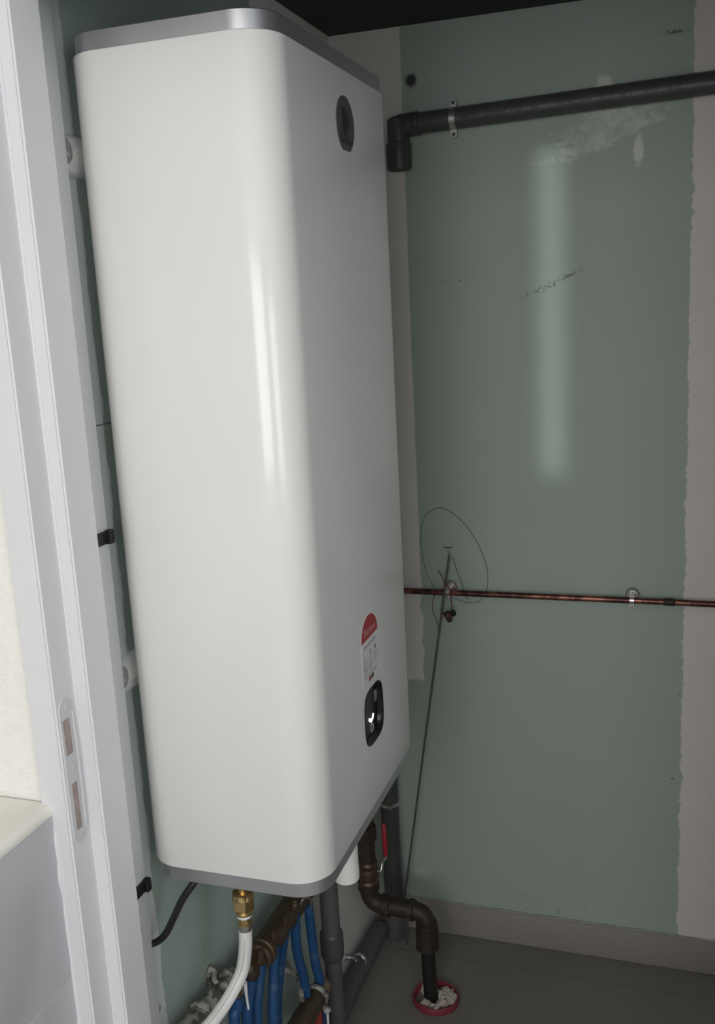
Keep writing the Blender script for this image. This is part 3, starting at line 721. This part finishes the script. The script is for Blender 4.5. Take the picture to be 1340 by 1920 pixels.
# ------------------------------------------------------------ copper pipe on the back wall
zc = 0.9545; yc = -0.030; rc_ = 0.0072
t = thing('copper_pipe', (0.45, yc, zc), 'thin tarnished copper pipe running level across the green back wall', 'pipe')
b = NB(); tube(b, [(0.004, yc, zc - .002), (0.4, yc, zc - .001), (0.757, yc, zc), (0.80, yc, zc - .0005), (XR - .002, yc, zc - .001)], rc_, 24); obj('pipe', b, M['copper'], t)
b = NB(); lathe(b, (0.738, yc, zc), (1, 0, 0), [(0, .0073), (.002, .0086), (.010, .0088), (.012, .0092), (.015, .0088), (.024, .0086), (.026, .0073)], 24); obj('coupling', b, M['rusty'], t)
def pipe_clip(x, label, red=False):
    t = thing('pipe_clip', (x, 0, zc), label, 'pipe clip', 'metal clips on the copper pipe')
    b = NB(); lathe(b, (x, 0, zc + .006), (0, -1, 0), [(0, .0155), (.004, .0172), (.005, .0165), (.0035, .0145), (.002, .010), (.003, .006), (.006, .005)], 28); obj('rosette', b, M['zinc'], t)
    b = NB(); lathe(b, (x, -.004, zc + .004), (0, -1, 0), [(0, .0035), (.020, .0035)], 12); obj('stem', b, M['zinc'], t)
    b = NB(); lathe(b, (x - .005, yc, zc), (1, 0, 0), [(0, .0077), (.0003, .0090), (.0097, .0090), (.010, .0077)], 24); obj('collar', b, M['zinc'], t)
    for s in (1, -1):
        b = NB(); zz = zc + s * .0135; prism(b, [(x - .005, yc - .003, zc + s * .008), (x + .005, yc - .003, zc + s * .008)] + [(x + .005 * math.cos(a), yc - .003, zz + s * .005 * math.sin(a)) for a in [PI * k / 6 for k in range(7)]], (0, .006, 0)); obj('flange', b, M['zinc'], t)
        b = NB(); lathe(b, (x, yc - .003, zz), (0, -1, 0), [(0, .0034), (.002, .003), (.003, .0015)], 12); obj('screw', b, M['steel'], t)
pipe_clip(0.669, 'round metal wall clip on the copper pipe near its coupling at right')
pipe_clip(0.240, 'round metal wall clip on the copper pipe behind the leaning rod')

# ------------------------------------------------------------ leaning rod, wire, hanging brass valve
ra = Y(-.048, 842, 1042); rb = Y(-.052, 763, 1645); rd = (rb - ra); rb2 = ra + rd * ((ra.z - .092) / (-rd.z))
b = NB(); tube(b, [ra, ra.lerp(rb2, .5), rb2], .0026, 10); tag(obj('steel_rod', b, M['rod']), 'long thin steel rod leaning against the copper pipe from the floor corner', 'rod')
b = NB(); w1 = [Y(-.052, 900, 1132), Y(-.047, 870, 1110), Y(-.047, 848, 1052)]; 
tube(b, curve([Y(-.050, 848, 1046), Y(-.055, 858, 1075), Y(-.055, 869, 1104), Y(-.012, 876, 1124)], 6), .0008, 6)
tube(b, curve([Y(-.048, 842, 1042), Y(-.048, 840, 1034), Y(-.048, 839, 1027)], 4), .0007, 6)
tube(b, [Y(-.048, 830, 1026), Y(-.048, 848, 1027)], .0010, 6)
lp = [(817, 1108), (800, 1075), (791, 1040), (789, 1000), (797, 968), (818, 953), (840, 957), (868, 980), (893, 1015), (908, 1050), (914, 1078), (912, 1105), (898, 1128), (875, 1130), (852, 1122)]
tube(b, curve([Y(-.010 if k in (0, 12, 13, 14) else -.006, *q_) for k, q_ in enumerate(lp)], 6), .00055, 6)
tag(obj('wire_loop', b, M['wire']), 'thin dark wire bent in a large loop above the copper pipe', 'wire')
b = NB(); Yw = -.046
tube(b, curve([Y(Yw, 821, 1070), Y(Yw - .006, 829, 1082), Y(Yw - .010, 834, 1094), Y(Yw - .012, 843, 1104), Y(Yw - .012, 845, 1120), Y(Yw - .010, 847, 1142)], 6), .0012, 8)
tube(b, curve([Y(Yw, 846, 1103), Y(Yw, 855, 1104), Y(Yw + .0, 855, 1110), Y(Yw, 832, 1116), Y(Yw, 829, 1130), Y(Yw - .004, 827, 1150), Y(Yw - .004, 836, 1152)], 6), .0010, 8)
tube(b, curve([Y(Yw, 835, 1102), Y(Yw, 818, 1112), Y(Yw + .012, 811, 1130), Y(Yw + .012, 812, 1148), Y(Yw + .012, 820, 1168), Y(Yw + .01, 823, 1186)], 6), .0009, 8)
tag(obj('red_wire', b, M['redwire']), 'red wire tied over the copper pipe, holding a small brass valve', 'wire')
vc = Y(-.060, 840, 1153); t = thing('brass_valve', vc, 'small tarnished brass valve dangling on red wire below the copper pipe', 'valve')
b = NB(); bmesh.ops.create_icosphere(b, subdivisions=3, radius=.0105, matrix=Matrix.Translation(vc) @ Matrix.Diagonal((1, 1, .9, 1))); lathe(b, vc + Vector((.001, 0, -.004)), (0.25, 0, -1), [(0, .0085), (.007, .008), (.010, .0062), (.013, .0055), (.0135, .003)], 20); obj('body', b, M['aged'], t)
b = NB(); lathe(b, vc + Vector((.001, -.002, 0)), (1, -.4, .62), [(0, .0070), (.010, .0072), (.013, .0072)], 20); obj('outlet', b, M['copper'], t)
b = NB(); lathe(b, vc + Vector((.001, -.002, 0)) + Vector((1, -.4, .62)).normalized() * .0125, (1, -.4, .62), [(0, .0082), (.006, .0082), (.0065, .006)], 20); obj('cap', b, M['blackm'], t)
b = NB(); tube(b, [vc, vc + Vector((-.018, 0, .004))], [.004, .0018], 10); obj('stem', b, M['aged'], t)

# ------------------------------------------------------------ big vertical drain pipe in the corner and the run along the left wall
xv, yv = 0.071, -0.052; rv = 0.0235
t = thing('vertical_drain_pipe', (xv, yv, 0.0), 'thick dark grey drain pipe standing in the corner behind the heater', 'pipe')
b = NB(); tube(b, [(xv + .004, yv, 1.9), (xv, yv, .06)], rv, 28); obj('pipe', b, M['pvc'], t)
b = NB(); lathe(b, (xv, yv, .095), (0, 0, -1), [(0, .0236), (.001, .0275), (.006, .0285), (.060, .0285), (.070, .0285), (.092, .026), (.094, .02)], 28); obj('socket', b, M['pvcd'], t)
cl = Y(yv, 733, 1505); t = thing('pipe_clamp', (xv, yv, cl.z), 'small bright clamp round the thick grey corner drain pipe', 'clamp')
b = NB(); lathe(b, (xv, yv, cl.z - .004), (0, 0, 1), [(0, rv + .0002), (.0005, rv + .0022), (.0085, rv + .0022), (.009, rv + .0002)], 28); obj('strap', b, M['zinc'], t)
b = NB(); box(b, (xv - .005, yv + rv, cl.z - .004), (xv + .005, -.0003, cl.z + .004), .001); obj('stem', b, M['zinc'], t)
b = NB(); box(b, (xv + .004, yv - rv - .006, cl.z - .0045), (xv + .014, yv - rv + .004, cl.z + .005), .001); obj('lug', b, M['steel'], t)
# horizontal pipe along the wall foot
rh = 0.0225; xh = 0.034
t = thing('floor_drain_pipe', (xh, -.3, 0), 'grey drain pipe lying along the foot of the left wall', 'pipe')
b = NB(); tube(b, [(xh + .006, -.085, .040), (xh + .002, -.25, .034), (xh, -.495, .030)], rh, 28); obj('pipe', b, M['pvcd'], t)
b = NB(); lathe(b, (xh, -.440, .031), (0, -1, 0), [(0, .0228), (.001, .0268), (.05, .0268), (.075, .0268), (.095, .022), (.10, .012)], 28); obj('end_fitting', b, M['pvcd'], t)
# clamp round it: an open collar, screw and wall stem
cc_ = X(.040, 676, 1799); t = thing('pipe_collar', (0, cc_.y, cc_.z), 'small open steel pipe collar on the left wall above the floor drain pipe', 'collar')
b = NB(); ring(b, cc_, (.25, 1, 0.1), .0160, .0018, 36, 8, sq=2.6); obj('band', b, M['zinc'], t)
b = NB(); lathe(b, (.0005, cc_.y, cc_.z), (1, 0, 0), [(0, .010), (.002, .010), (.003, .006), (.008, .0065), (.012, .005)], 20); obj('wall_plate', b, M['zinc'], t)
b = NB(); tube(b, [(.008, cc_.y, cc_.z), (cc_.x - .016, cc_.y, cc_.z)], .0035, 12); obj('stem', b, M['zinc'], t)

# thinner vertical waste pipe standing on the floor pipe
xt = 0.040; top = X(xt, 620, 1600); k0 = X(xt, 621, 1752); k1 = X(xt, 621, 1795); bt = X(xt, 620, 1880)
yt = -.475
t = thing('waste_pipe', (xt, yt, 0.03), 'slim dark grey waste pipe with a swollen joint rising to the heater', 'pipe')
A_ = lambda px, py: Y(yt, px, py)
ptop = A_(620, 1560); pk0 = A_(621, 1752); pk1 = A_(621, 1792); pb = A_(622, 1888)
xq = pk0.x
b = NB(); tube(b, [(xq, yt, ptop.z + .05), (xq, yt, pk0.z)], .0205, 24); obj('upper_pipe', b, M['pvcd'], t)
b = NB(); lathe(b, (xq, yt, pk0.z + .010), (0, 0, -1), [(0, .0212), (.003, .0245), (.008, .0260), (pk0.z - pk1.z + .004, .0260), (pk0.z - pk1.z + .014, .022), (pk0.z - pk1.z + .016, .0205)], 28); obj('joint', b, M['pvc'], t)
b = NB(); tube(b, bend([(xq, yt, pk1.z), (xq, yt, .055), (xh + .002, yt + .035, .036)], .03, 6), .0192, 24); obj('lower_pipe', b, M['pvcd'], t)

# ------------------------------------------------------------ corroded supply line: fittings, ball valve, elbow down into the floor
ye = -0.27
t = thing('supply_line', Y(ye, 690, 1700), 'corroded dark brown supply fittings bending from the heater to the floor', 'pipe fitting')
B_ = lambda px, py, y=ye: Y(y, px, py)
v0 = B_(684, 1520); v1 = B_(688, 1600); v2 = B_(697, 1688); h0 = v2; e0 = B_(797, 1708); dn = Vector((.2215, ye - .001, .134))
xe = 0.2195
vx = B_(690, 1640).x; vz = 0.243
b = NB(); tube(b, bend([(vx - .003, ye, .62), (vx - .002, ye, .42), (vx, ye, vz), (xe, ye, vz - .003), (xe, ye, .17)], .036, 8), .0215, 24); obj('pipe', b, M['rusty'], t)
b = NB(); zA = B_(684, 1560).z
lathe(b, (vx - .002, ye, zA + .022), (0, 0, -1), [(0, .017), (.002, .0275), (.040, .0275), (.044, .0205)], flat=6, seg=6); obj('union_nut', b, M['rusty'], t, 20)
b = NB(); lathe(b, (vx - .002, ye, zA - .024), (0, 0, -1), [(0, .020), (.004, .0215), (.022, .0215), (.026, .0215)], 24); obj('coupling', b, M['aged'], t)
zB = B_(697, 1635).z
b = NB(); lathe(b, (vx - .001, ye, zB + .030), (0, 0, -1), [(0, .022), (.006, .025), (.018, .0225), (.024, .0275), (.042, .0275), (.048, .0225), (.054, .026), (.066, .024)], 24)
obj('ball_valve', b, M['aged'], t)
hb = Y(-.262, 716, 1620); ht0 = Y(-.245, 723, 1607); ht1 = Y(-.235, 719, 1543)
b = NB(); tube(b, bend([(vx + .015, ye, zB + .006), (hb.x, ye - .002, zB + .006), hb + Vector((0, 0, .004)), ht0], .006, 4), .0042, 12); obj('handle_stem', b, M['steel'], t)
b = NB(); tube(b, [ht0, ht0.lerp(ht1, .1), ht0.lerp(ht1, .5), ht0.lerp(ht1, .93), ht1], [.003, .0058, .0062, .0058, .003], 14)
for v in b.verts: v.co.y = ht0.y + (v.co.y - ht0.y) * .8
obj('valve_handle', b, M['redh'], t)
t_h = bpy.data.objects['valve_handle']; tag(t_h, 'red lever handle')
b = NB(); lathe(b, (vx + .030, ye, vz), (1, 0, 0), [(0, .0215), (.002, .0262), (.022, .0262), (.024, .0215)], 24); obj('collar', b, M['rusty'], t)
b = NB(); lathe(b, (vx + .098, ye, vz - .002), (1, 0, 0), [(0, .0215), (.001, .0256), (.012, .0256), (.014, .0215)], 24); obj('collar', b, M['rusty'], t)
b = NB(); lathe(b, (vx, ye, vz + .052), (0, 0, -1), [(0, .0215), (.001, .0256), (.014, .0256), (.016, .0215)], 24); obj('collar', b, M['rusty'], t)
b = NB(); lathe(b, (xe, ye, .216), (0, 0, -1), [(0, .0215), (.002, .0256), (.014, .0262), (.016, .0205)], 24); obj('collar', b, M['rusty'], t)
b = NB(); lathe(b, (xe, ye, .198), (0, 0, -1), [(0, .0240), (.003, .0285), (.050, .0290), (.056, .022), (.058, .0175)], flat=8, seg=8); obj('compression_nut', b, M['rusty'], t, 20)
b = NB(); tube(b, [(xe, ye, .16), (xe + .001, ye, .08), (xe + .004, ye, .004)], .0165, 24); obj('black_tail', b, M['blackm'], t)

# sleeve in the floor and the paper stuffed in it
rc2 = Vector((0.234, -.267, 0)); t = thing('floor_sleeve', rc2, 'round dark red plastic sleeve set in the grey floor around the pipe', 'sleeve')
b = NB(); lathe_p = [(.055, 0.0), (.0575, .012), (.055, .0185), (.0515, .0175), (.050, .008), (.050, 0.0)]
n = 44; rr = [[b.verts.new(rc2 + Vector((r * math.cos(2 * PI * k / n), r * .93 * math.sin(2 * PI * k / n), z + (0.003 * noise.noise(Vector((math.cos(2 * PI * k / n) * 2, math.sin(2 * PI * k / n) * 2, 0))) if z > .01 else 0)))) for k in range(n)] for r, z in lathe_p]
for a, c in zip(rr, rr[1:] + rr[:1]):
    for k in range(n): b.faces.new((a[k], a[(k + 1) % n], c[(k + 1) % n], c[k]))
obj('rim', b, M['ringred'], t)
b = NB(); rnd = random.Random(5)
for j in range(34):
    a = rnd.uniform(0, 2 * PI) if j > 5 else rnd.uniform(-1.9, .9); d = rnd.uniform(.016, .040); c = rc2 + Vector((d * math.cos(a), d * math.sin(a) * .92, rnd.uniform(.004, .016)))
    if (c - Vector((xe + .003, ye, c.z))).length < .019: continue
    m_ = Matrix.Translation(c) @ Matrix.Rotation(rnd.uniform(0, 6), 4, 'Z') @ Matrix.Rotation(rnd.uniform(-1.1, 1.1), 4, 'X') @ Matrix.Diagonal((rnd.uniform(.012, .018), rnd.uniform(.009, .014), rnd.uniform(.003, .007), 1))
    r = bmesh.ops.create_icosphere(b, subdivisions=2, radius=1, matrix=m_)
    for v in r['verts']: v.co += Vector([noise.noise(v.co * 110 + Vector((k * 7, j, 0))) * .006 for k in range(3)]); v.co.z = max(v.co.z, .001)
tag(obj('crumpled_paper', b, M['crumple'], None, 12), 'crumpled pale paper stuffed in the red floor sleeve around the pipe', 'paper')

# thin wooden-looking strip / steel flat beside the corner pipe
b = NB(); f0 = Y(-.02, 742, 1500); f1 = Y(-.082, 759, 1745)
tube(b, [Y(-.078, 747, 1560), Y(-.082, 757, 1690), Vector((Y(-.084, 761, 1752).x, -.084, .002))], .0022, 8)
tag(obj('thin_metal_strip', b, M['rod']), 'thin metal strip standing against the thick corner drain pipe', 'strip')

# ------------------------------------------------------------ brass manifold with blue tubes
xm = 0.060
t = thing('manifold', X(xm, 515, 1740), 'aged brass manifold fixed to the left wall below the heater', 'manifold')
m0 = X(xm, 566, 1672); m1 = X(xm, 492, 1783); dm = (m1 - m0).normalized()
mL = (m1 - m0).length
b = NB(); lathe(b, m0 - dm * .02, dm, [(0, .015), (.002, .0245), (mL * .5, .025), (mL + .02, .025), (mL + .022, .019)], 24); obj('body', b, M['aged'], t)
b = NB(); lathe(b, m1 - dm * .005, dm, [(0, .0255), (.002, .0285), (.012, .0285), (.014, .0262), (.026, .0262), (.030, .020)], 24); obj('end_union', b, M['aged'], t)
m2 = X(xm, 468, 1832)
b = NB(); lathe(b, m1 + dm * .02, dm, [(0, .020), ((m2 - m1).length, .020)], 24); obj('tail', b, M['aged'], t)
cand = [((577, 1692), (590, 1800), (600, 1845)), ((553, 1712), (556, 1780), (572, 1850)), ((535, 1742), (526, 1800), (519, 1900)), ((514, 1772), (513, 1830), (512, 1910)), ((490, 1808), (485, 1850), (482, 1915)), ((471, 1836), (466, 1870), (463, 1920)), ((447, 1868), (443, 1895), (440, 1925))]
pos = ['farthest from the camera, beside the slim waste pipe', 'second from the waste pipe', 'third from the waste pipe, set back', 'fourth from the waste pipe, in mid-row', 'fifth from the waste pipe', 'second nearest, beside the white hose', 'nearest, crossing behind the white hose']
labels = ['blue plastic tube under the brass manifold, ' + p_ for p_ in pos]
depth = [(.012, .016), (.008, .006), (-.002, -.012), (.016, .016), (.014, .012), (.014, .012), (.014, .012)]
for (q0, q1, q2), lb, (g1, g2) in zip(cand, labels, depth):
    a = X(xm + .018, *q0); bq = X(xm + g1, *q1); cq = X(xm + g2, *q2)
    end = Vector((cq.x, cq.y, 0.001)) + (cq - bq) * .3; end.z = 0.001
    b = NB(); lathe(b, a + Vector((0, 0, .016)), (0, 0, -1), [(0, .0065), (.004, .0075), (.016, .0075), (.018, .006)], flat=6, seg=6); lathe(b, a + Vector((0, 0, .030)), (0, 0, -1), [(0, .0055), (.015, .0055)], 14)
    obj('outlet_nut', b, M['aged'], t, 20)
    b = NB(); tube(b, curve([a, bq, cq, cq.lerp(end, .5), end], 8), .0098, 18)
    tag(obj('blue_tube', b, M['blue']), lb, 'tube', 'blue tubes hanging from the manifold')
# wire hook holding the far end of the manifold
b = NB(); tube(b, curve([X(.085, 563, 1696), X(.09, 568, 1686), X(.09, 576, 1683), X(.09, 582, 1688), X(.085, 583, 1703)], 6), .0022, 8)
tag(obj('manifold_hook', b, M['steel']), 'bent steel hook at the far end of the brass manifold', 'hook')

# plaster-splashed pipe nearer the camera
t = thing('plastered_pipe', X(.055, 400, 1870), 'grey plaster-splashed pipe behind the curve of the white hose', 'pipe')
a0 = X(.040, 438, 1832); a1 = X(.030, 350, 1932); 
b = NB(); tube(b, curve([a0, a0.lerp(a1, .3), a0.lerp(a1, .6), a1, a1 + (a1 - a0) * .8], 6), .0165, 20)
for v in b.verts: v.co += v.co.normalized() * 0 + Vector([noise.noise(v.co * 60 + Vector((k * 9, 0, 0))) * .003 for k in range(3)])
obj('pipe', b, M['plast'], t)
for f in (.12, .72):
    c = a0.lerp(a1, f); b = NB(); ring(b, c, (a1 - a0), .0205, .0045, 28, 8, sq=1.8)
    for v in b.verts: v.co += Vector([noise.noise(v.co * 90 + Vector((k * 9, 0, 0))) * .003 for k in range(3)])
    obj('collar', b, M['plast'], t)
b = NB(); c = a0.lerp(a1, .5) + Vector((.012, 0, .012)); lathe(b, c, (.5, 0, 1), [(0, .006), (.008, .006), (.009, .003)], 10); obj('screw', b, M['plast'], t)
# wall strap of that pipe
b = NB(); s0 = X(.002, 393, 1858); 
tube(b, curve([X(.004, 392, 1852), X(.004, 391, 1828), X(.008, 396, 1815), X(.016, 402, 1824), X(.024, 402, 1838), X(.034, 412, 1846), X(.050, 428, 1847)], 6), .0042, 10)
tag(obj('wall_strap', b, M['plast']), 'grey metal strap hook on the left wall above the plastered pipe', 'strap')
b = NB(); tube(b, [X(.09, 459, 1842), X(.09, 462, 1868), X(.09, 466, 1892)], [.004, .0022, .0018], 8); tag(obj('white_tie', b, M['whitecap']), 'thin pale tie end hanging beside the white hose', 'tie')

# lower manifold with red tube
xl = .075
t = thing('return_manifold', X(xl, 585, 1880), 'brown lower manifold with a rounded brass end near the floor', 'manifold')
n0 = X(xl, 606, 1846); n1 = X(xl, 560, 1925); dn_ = (n1 - n0).normalized()
b = NB(); lathe(b, n0 + dn_ * .03, dn_, [(0, .016), (.002, .0225), (.16, .0225), (.165, .015)], 24); obj('body', b, M['aged'], t)
b = NB(); lathe(b, n0 - dn_ * .006, dn_, [(0, .006), (.001, .011), (.005, .0165), (.012, .0195), (.024, .0195), (.032, .0180), (.040, .020)], 24); obj('end_cap', b, M['brass'] if 0 else mat_splotch('rubbed_brass', (.20, .14, .09), (.50, .38, .26), .38, 40, .7), t)
b = NB(); c = n0 + dn_ * .045; ring(b, c, dn_, .0245, .0035, 28, 8, sq=2.0)
for v in b.verts: v.co += Vector([noise.noise(v.co * 90 + Vector((k * 9, 0, 0))) * .002 for k in range(3)])
obj('collar', b, M['plast'], t)
b = NB(); c2 = X(xl + .03, 613, 1893); bmesh.ops.create_icosphere(b, subdivisions=3, radius=.0085, matrix=Matrix.Translation(c2)); tube(b, [c2, c.lerp(c2, .35)], .0045, 10)
obj('collar_bolt', b, M['plast'], t)
b = NB(); r0 = X(xl + .012, 596, 1893); tube(b, [r0, Vector((r0.x, r0.y, .001))], .0085, 18); tag(obj('red_tube', b, M['redt']), 'short red tube dropping from the lower brown manifold to the floor', 'tube')
b = NB(); r1 = X(xl + .030, 614, 1903); tube(b, curve([c2 + Vector((0, 0, -.008)), r1, Vector((r1.x, r1.y, .001))], 5), .0025, 8); tag(obj('hanging_string', b, M['hose']), 'thin white string hanging from the bolt beside the red tube', 'string')
# bracket hook between blue tubes
b = NB(); tube(b, curve([X(.006, 533, 1818), X(.02, 545, 1822), X(.04, 558, 1834), X(.055, 564, 1850), X(.065, 564, 1866), X(.07, 567, 1878)], 6), [.006] * 31, 10)
tag(obj('pipe_hook', b, M['plast']), 'curved plastered hook between the blue tubes and lower manifold', 'hook')
# screw low on the left wall
sc_ = X(.001, 298, 1892); b = NB(); lathe(b, (0.0, sc_.y, sc_.z), (1, 0, 0), [(0, .006), (.001, .0058), (.0025, .003)], 16); tag(obj('wall_screw', b, M['zinc']), 'small screw head in the pale strip low on the left wall', 'screw')
